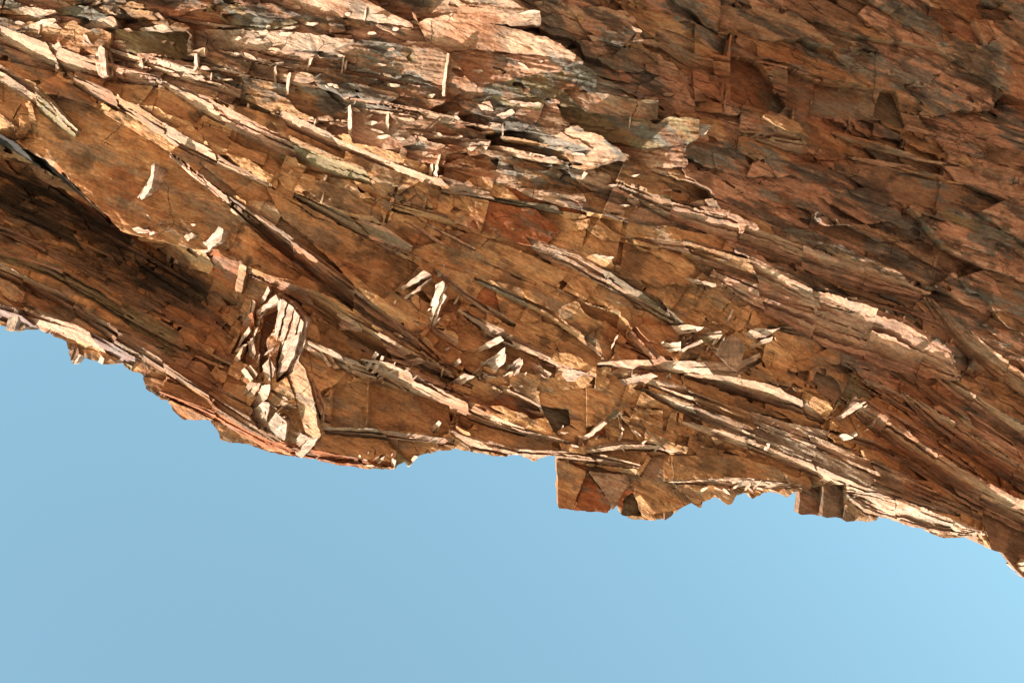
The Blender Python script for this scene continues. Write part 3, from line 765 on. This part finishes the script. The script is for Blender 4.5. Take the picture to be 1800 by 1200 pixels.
def region_mesh(regs, name, mat):
    Vs, Fs, Cs, Ls, Q = [], [], [], [], 0
    nq = 0; wallq = []
    quads = []; walls = []; base = 0
    for r in regs:
        a, b_ = vstart[r], vend[r]
        V = VERT[a:b_]
        q = quad[cstart[r]:cend[r]] - a
        e = be[bstart[r]:bend[r]] - a
        ne = len(e)
        top = V[e.ravel()]
        deep = np.where(outl[vid[a:b_]][e.ravel()], np.interp(V[e.ravel(), 0], [.5, 1.5, 5, 5.6], [.5, .25, .25, .12]), 0.42)
        bot = top.copy(); bot[:, 2] -= deep
        Vs += [V, top, bot]
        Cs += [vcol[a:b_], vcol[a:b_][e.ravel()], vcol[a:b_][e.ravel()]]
        fw = FLOW[a:b_][e.ravel()]; fb = fw.copy(); fb[:, 2] -= deep
        # on walls let the layering show across the depth
        fw2 = np.stack([fw[:, 0], fw[:, 2] * 1.0 + fw[:, 1] * .3, fw[:, 1]], 1); fb2 = np.stack([fb[:, 0], fb[:, 2] * 1.0 + fb[:, 1] * .3, fb[:, 1]], 1)
        Ls += [FLOW[a:b_], fw2, fb2]
        n = len(V); i = np.arange(ne)
        quads.append(q + base)
        w = np.stack([n + 2 * i + 1, n + 2 * i, n + 2 * ne + 2 * i, n + 2 * ne + 2 * i + 1], 1) + base
        walls.append(w)
        base += n + 4 * ne
    q = np.concatenate(quads); w = np.concatenate(walls)
    allq = np.concatenate([q, w])
    sm = np.concatenate([np.ones(len(q), bool), np.zeros(len(w), bool)])
    return make_mesh(name, np.concatenate(Vs), allq.ravel(), np.arange(len(allq)) * 4, np.full(len(allq), 4), np.concatenate(Cs), np.concatenate(Ls), sm, mat)

print('fields', round(time.time() - T0, 1), 'regions', nreg, 'quads', len(quad))

# ------------------------------------------------------------------ the body of the cliff behind the pieces (and down to the ground)
def build_body():
    xs = np.arange(-3000, 5001, 40.0); ys = np.arange(-2800, 1641, 40.0)
    gx, gy = np.meshgrid(xs, ys)
    hh = base_height(np.clip(gx, -200, 2000), np.clip(gy, -160, 1130)) - 0.30 + 0.5 * fbm(gx / 300, gy / 160, 900, 4) * smooth(60, -700, gy) \
        + 0.5 * fbm(gx / 260, gy / 200, 910, 4) * (1 - smooth(-700, -200, gx) * smooth(2500, 2000, gx))
    inside_frame = smooth(-240, -120, gx) * smooth(2040, 1920, gx) * smooth(-220, -100, gy)
    hh = hh - 0.15 * inside_frame
    lipx = [p[0] for p in LIP]; lipy = [p[1] for p in LIP]
    lip = np.interp(gx, [-3000] + lipx + [5000], [-300] + lipy + [2000])
    lip = np.minimum(np.minimum(lip, np.roll(lip, 1, 1)), np.roll(lip, -1, 1)) - 16
    gy2 = np.minimum(gy, lip)
    over = np.clip(gy - lip, 0, None)
    hh = hh - 0.05 * over                       # beyond the lip the body turns back into the hill
    Uq = (gx - 900) * KPX; Vq = (600 - gy2) * KPX
    V = np.stack([Uq, Vq, hh], 2).reshape(-1, 3)
    ny, nx = gx.shape
    i = (np.arange(ny - 1)[:, None] * nx + np.arange(nx - 1)[None]).ravel()
    q = np.stack([i, i + nx, i + nx + 1, i + 1], 1)
    c = np.tile(np.array(COL['brown']), (len(V), 1)) * (1 + .4 * fbm(gx / 90, gy / 50, 920, 4).ravel())[:, None]
    fl = V.copy()
    return make_mesh('cliff', V, q.ravel(), np.arange(len(q)) * 4, np.full(len(q), 4), c, fl, np.ones(len(q), bool), MAT)
cliff = link('cliff', build_body())
cliff['kind'] = 'structure'

# ------------------------------------------------------------------ pieces of the face
present = cnt * 0 + np.bincount(lv, minlength=nreg)
def emit(regs, name, parent, mat, cap):
    regs = regs[present[regs] > 0]
    inview = (mx[regs] / KPX > 0) & (mx[regs] / KPX < 1800) & (-my[regs] / KPX > 0)
    size = present[regs] * np.where(inview, 1, .01)
    o = np.argsort(-size)
    regs = regs[o]
    single = regs[:cap][present[regs[:cap]] >= 18]
    rest = np.setdiff1d(regs, single)
    for r in single:
        link(name, region_mesh([r], name, mat), parent)
    if len(rest):
        s = link(name + '_rubble' if False else 'small_' + name, region_mesh(list(rest), 'small_' + name, mat), parent)
        s['kind'] = 'stuff'
emit(np.where((kind == 0) & (zoneR == 0))[0], 'rock_plate', cliff, MAT, 290)
emit(np.where((kind == 0) & (zoneR == 1))[0], 'rock_slab', cliff, MAT, 290)
emit(np.where((kind == 0) & (zoneR == 2))[0], 'rock_block', cliff, MAT, 290)
emit(np.where(kind == 2)[0], 'rock_facet', cliff, MAT, 290)
for li, (zn, pts, col, nl, steep) in enumerate(LEDGES):
    regs = np.where((kind == 1) & (par == li))[0]
    regs = regs[present[regs] > 0]
    if not len(regs): continue
    regs = regs[np.argsort(-present[regs])]
    main = regs[:1]
    led = link('rock_ledge', region_mesh(list(main), 'rock_ledge', MAT_L), cliff)
    for r in regs[1:]:
        if present[r] >= 14:
            link('rock_layer', region_mesh([r], 'rock_layer', MAT_L), led)
    small = [r for r in regs[1:] if present[r] < 14]
    if small:
        s = link('small_rock_layer', region_mesh(small, 'small_rock_layer', MAT_L), led); s['kind'] = 'stuff'
print('pieces', round(time.time() - T0, 1))

# ------------------------------------------------------------------ splinters
def ragged(poly, step, amp, rng):
    out = []
    n = len(poly)
    for i in range(n):
        (x1, y1), (x2, y2) = poly[i], poly[(i + 1) % n]
        L = math.hypot(x2 - x1, y2 - y1)
        k = max(1, int(L / step))
        for j in range(k):
            t = j / k
            o = rng.normal(0, amp) if j else 0.0
            out.append((x1 + (x2 - x1) * t - (y2 - y1) / max(L, 1) * o, y1 + (y2 - y1) * t + (x2 - x1) / max(L, 1) * o))
    return out

def shard_mesh(name, poly, gu, gv, raise_, col, rng, mat, thick=None, lift=0.0):
    """a splinter: ragged outline, face leaning by (gu, gv), standing on the face of the rock"""
    pts = ragged(poly, 5.5, 0.75, rng)
    P2 = np.array(pts); n = len(P2)
    c = P2.mean(0)
    hs = sample_h(TOP, P2[:, 0], P2[:, 1]); hs = hs[hs > -5]
    if len(hs) == 0: hs = np.array([0.0])
    u = (P2[:, 0] - 900) * KPX; v = (600 - P2[:, 1]) * KPX
    rel = gu * (u - u.mean()) + gv * (v - v.mean())
    w0 = np.percentile(hs, 45) - rel.min() * 0.45 + 0.008 + lift
    w = w0 + rel + rng.normal(0, .004, n)
    cc = ((c[0] - 900) * KPX, (600 - c[1]) * KPX, w0)
    wb = (w - thick) if thick else np.full(n, hs.min() - 0.15)
    top = np.stack([u, v, w], 1)
    V = np.concatenate([top, top, np.stack([u, v, np.minimum(wb, w - .01)], 1)])
    faces = []
    area = 0.5 * np.sum(u * np.roll(v, -1) - v * np.roll(u, -1))
    for t in tessellate_polygon([[Vector((a, b_, 0)) for a, b_ in zip(u, v)]]):
        t = [k if isinstance(k, int) else k[0] for k in t]
        x1, y1, x2, y2 = u[t[1]] - u[t[0]], v[t[1]] - v[t[0]], u[t[2]] - u[t[0]], v[t[2]] - v[t[0]]
        if x1 * y2 - x2 * y1 < 0: t = t[::-1]
        faces.append(tuple(t))
        if thick: faces.append(tuple(2 * n + k for k in t[::-1]))
    for i in range(n):
        j = (i + 1) % n
        a, b_ = (i, j) if area > 0 else (j, i)
        faces += [(n + b_, n + a, 2 * n + a, 2 * n + b_)]
    d = P2 - c
    ang_ = 0.5 * math.atan2(2 * np.sum(d[:, 0] * d[:, 1]), np.sum(d[:, 0] ** 2 - d[:, 1] ** 2))
    ca, sa = math.cos(ang_), math.sin(ang_)
    fl = np.stack([V[:, 0] * ca - V[:, 1] * sa, V[:, 0] * sa + V[:, 1] * ca + .3 * V[:, 2], V[:, 2]], 1)
    colv = np.tile(np.array(COL[col]) * (1 + rng.normal(0, .06)), (len(V), 1))
    colv = colv * (1 + .22 * rng.normal(0, 1, n)[np.arange(len(V)) % n])[:, None]
    flat = np.array([k for f in faces for k in f]); tot = np.array([len(f) for f in faces])
    st = np.concatenate([[0], np.cumsum(tot)[:-1]])
    return make_mesh(name, V, flat, st, tot, colv, fl, np.zeros(len(tot), bool), mat), np.array(cc)

SH_LABEL = {
 'fan': ('pale sunlit shard in the upright fan of broken layers above the lip', 'shards in the broken fan'),
 'bar': ('straight pale bar of stone slanting across an ochre slab', 'straight pale bars'),
 'wisp': ('white ragged sliver on the broken end of a brown ledge', 'white ragged slivers'),
 'row': ('bright jagged chip in the row of chips under the middle ledges', 'row of jagged chips'),
 'needle': ('thin needle of pale stone standing off the ochre rock', 'stone needles'),
 'nest': ('pale flat splinter in the tangle around the hanging grey flake', 'splinters round the grey flake'),
 'fork': ('pale splinter of the forked tuft above the long layered plank', 'splinters of the forked tuft'),
 'streak': ('white sunlit sliver on the broad ochre slab beside the dark hollow', 'slivers beside the dark hollow'),
 'chip': ('small pale chip on the ridge over the broad ochre slab', 'chips on the ridge'),
 'stick': ('upright pale stick of stone on the bright upper plates', 'upright stone sticks'),
 'plate': ('flat pale plate catching sun among the brown upper rocks', 'flat pale plates'),
 'lip': ('small pointed stone tooth on the skyline of the overhang', 'teeth on the skyline'),
}
rs = np.random.default_rng(5)
GROUPS = {}
def clip_half(poly, nx_, ny_, d, keep_less):
    out = []
    n = len(poly)
    for i in range(n):
        a, b_ = poly[i], poly[(i + 1) % n]
        da = a[0] * nx_ + a[1] * ny_ - d; db = b_[0] * nx_ + b_[1] * ny_ - d
        if not keep_less: da, db = -da, -db
        if da <= 0: out.append(a)
        if da * db < 0:
            t = da / (da - db); out.append((a[0] + (b_[0] - a[0]) * t, a[1] + (b_[1] - a[1]) * t))
    return out
def laminae(poly, rng, wide=False):
    P2 = np.array(poly, float); c = P2.mean(0); d = P2 - c
    an = 0.5 * math.atan2(2 * np.sum(d[:, 0] * d[:, 1]), np.sum(d[:, 0] ** 2 - d[:, 1] ** 2))
    ax = np.array([math.cos(an), math.sin(an)]); nrm = np.array([-ax[1], ax[0]])
    m = d @ nrm; w = m.max() - m.min()
    k = int(np.clip(round(w / 9), 1, 3) if not wide else (2 if w > 13 else 1))
    cuts = [m.min() + w * (i + (rng.normal(0, .12) if 0 < i < k else 0)) / k for i in range(k + 1)]
    out = []
    for i in range(k):
        sft = rng.normal(0, 0.06) * (d @ ax).max()
        p = [tuple(c + dd + ax * sft * (1 if k > 1 else 0)) for dd in d]
        o_ = float(c @ nrm)
        if i > 0: p = clip_half(p, nrm[0], nrm[1], o_ + cuts[i] + .1, False)
        if i < k - 1: p = clip_half(p, nrm[0], nrm[1], o_ + cuts[i + 1] - .1, True)
        if len(p) >= 3: out.append(p)
    return out
for cl_, poly, a, b_, rz, col in SHARDS:
    root = bpy.data.objects.new('rock_splinter', None); scene.collection.objects.link(root)
    root.empty_display_size = .1
    first = None
    for k, p in enumerate(laminae(poly, rs, cl_ == 'fan')):
        pn = 'main_layer' if k == 0 else 'side_layer'
        me, cc = shard_mesh(pn, p, a + rs.normal(0, .07), b_ + rs.normal(0, .07), rz, col, rs, MAT_L, lift=rs.uniform(-.01, .02))
        if first is None:
            first = cc; root.matrix_world = M @ Matrix.Translation(tuple(cc))
        me.transform(Matrix.Translation(tuple(-first)))
        link(pn, me, root)
    root['label'], root['group'] = SH_LABEL[cl_]
    if cl_ == 'fan' and col in ('tan', 'pink'):
        root['label'] = ('dull tan' if col == 'tan' else 'pink') + ' shard at the edge of the upright fan of broken layers'
        root['category'] = 'splinter'
        continue
    root['category'] = 'splinter'
    if cl_ == 'row' and col == 'white':
        root['label'] = 'whitest jagged chip in the row of chips under the middle ledges'
    _pa = np.array(poly, float); _ar = abs(.5 * np.sum(_pa[:, 0] * np.roll(_pa[:, 1], -1) - _pa[:, 1] * np.roll(_pa[:, 0], -1)))
    _ln = max(float(np.hypot(*(p1 - p2))) for p1 in _pa for p2 in _pa)
    GROUPS.setdefault(cl_, []).append((root, _ar, _ln))
for cl_, it in GROUPS.items():           # the odd ones out get a label of their own
    if len(it) < 3: continue
    it = sorted(it, key=lambda q: -q[1])
    lb = SH_LABEL[cl_][0]
    it[0][0]['label'] = 'largest ' + lb; it[-1][0]['label'] = 'smallest ' + lb
    if len(it) > 4:
        mid = sorted(it[1:-1], key=lambda q: -q[2])
        mid[0][0]['label'] = 'longest narrow ' + lb
        if len(mid) > 3: mid[-1][0]['label'] = 'shortest stubby ' + lb
# small slivers all over the broken parts
def sliver(x, y, L, w, deg):
    c, s_ = math.cos(math.radians(deg)), math.sin(math.radians(deg))
    q = [(-.5 * L, 0), (-.2 * L, -.5 * w), (.3 * L, -.4 * w), (.5 * L, rs.uniform(-.3, .3) * w), (.2 * L, .5 * w), (-.3 * L, .4 * w)]
    return [(x + a_ * c - b2 * s_, y + a_ * s_ + b2 * c) for a_, b2 in q]
spots = []
while len(spots) < 110:
    x = rs.uniform(-20, 1180); y = rs.uniform(0, 380)
    sp = np.interp(x, [-200, 0, 430, 1000, 1300], [40, 90, 180, 360, 420])
    if y < sp and rs.random() < 1.1 - x / 1500:
        up = rs.random() < .1
        spots.append((x, y, rs.uniform(10, 34) if not up else rs.uniform(8, 24), rs.uniform(3, 7) if not up else rs.uniform(2.5, 4.5), rs.normal(8, 9) if not up else rs.normal(-72, 12)))
for (ax, ay, sx_, sy_, n) in ((490, 590, 45, 50, 16), (510, 720, 40, 40, 14), (760, 560, 50, 45, 10), (900, 650, 90, 12, 14), (1230, 600, 70, 22, 16), (1480, 745, 50, 25, 10), (700, 650, 70, 25, 10), (1100, 770, 80, 20, 10), (300, 400, 70, 30, 8), (680, 800, 60, 10, 8), (1300, 860, 70, 6, 10)):
    for _ in range(n):
        spots.append((ax + rs.normal(0, sx_ * .6), ay + rs.normal(0, sy_ * .6), rs.uniform(8, 26), rs.uniform(2.2, 5), rs.choice([-55, -30, 25]) + rs.normal(0, 15)))
for (x, y, L, w, dg) in spots:
    if sample_h(TOP, x, y) < -5: continue
    me, cc = shard_mesh('rock_sliver', sliver(x, y, L, w, dg), rs.uniform(.5, 1.0), rs.uniform(.2, .8), 0, str(rs.choice(['shell', 'pale', 'tan', 'pale'])), rs, MAT_L)
    link('rock_sliver', me, cliff)
# the grey flake that hangs in front of the bright plank
me, cc = shard_mesh('rock_flake', [(1250,622),(1262,600),(1272,594),(1285,591),(1298,597),(1304,611),(1296,630),(1286,652),(1276,645),(1262,632)], -.25, -.35, .10, 'grey', rs, MAT_L, thick=0.03)
me.transform(Matrix.Translation((0, 0, .16)))
o = link('rock_flake', me); o['label'] = 'grey fan-shaped flake hanging in front of a bright sunlit plank'; o['category'] = 'flake'

# ------------------------------------------------------------------ ground
def ground():
    me = bpy.data.meshes.new('ground')
    me.from_pydata([(-4000, -4000, 0), (4000, -4000, 0), (4000, 4000, 0), (-4000, 4000, 0)], [], [(0, 1, 2, 3)])
    m = bpy.data.materials.new('desert_gravel'); m.use_nodes = True
    N = m.node_tree.nodes; L = m.node_tree.links
    tc = N.new('ShaderNodeTexCoord'); n = N.new('ShaderNodeTexNoise'); n.inputs['Scale'].default_value = 0.6; n.inputs['Detail'].default_value = 10
    L.new(tc.outputs['Object'], n.inputs['Vector'])
    r = N.new('ShaderNodeValToRGB'); r.color_ramp.elements[0].position = .35; r.color_ramp.elements[1].position = .65
    r.color_ramp.elements[0].color = (.36, .225, .14, 1); r.color_ramp.elements[1].color = (.48, .31, .20, 1)
    L.new(n.outputs['Fac'], r.inputs[0]); L.new(r.outputs[0], N['Principled BSDF'].inputs['Base Color'])
    N['Principled BSDF'].inputs['Roughness'].default_value = .95
    me.materials.append(m)
    o = bpy.data.objects.new('ground', me); scene.collection.objects.link(o); o['kind'] = 'structure'
ground()
print('done', round(time.time() - T0, 1), 'objects', len(bpy.data.objects))
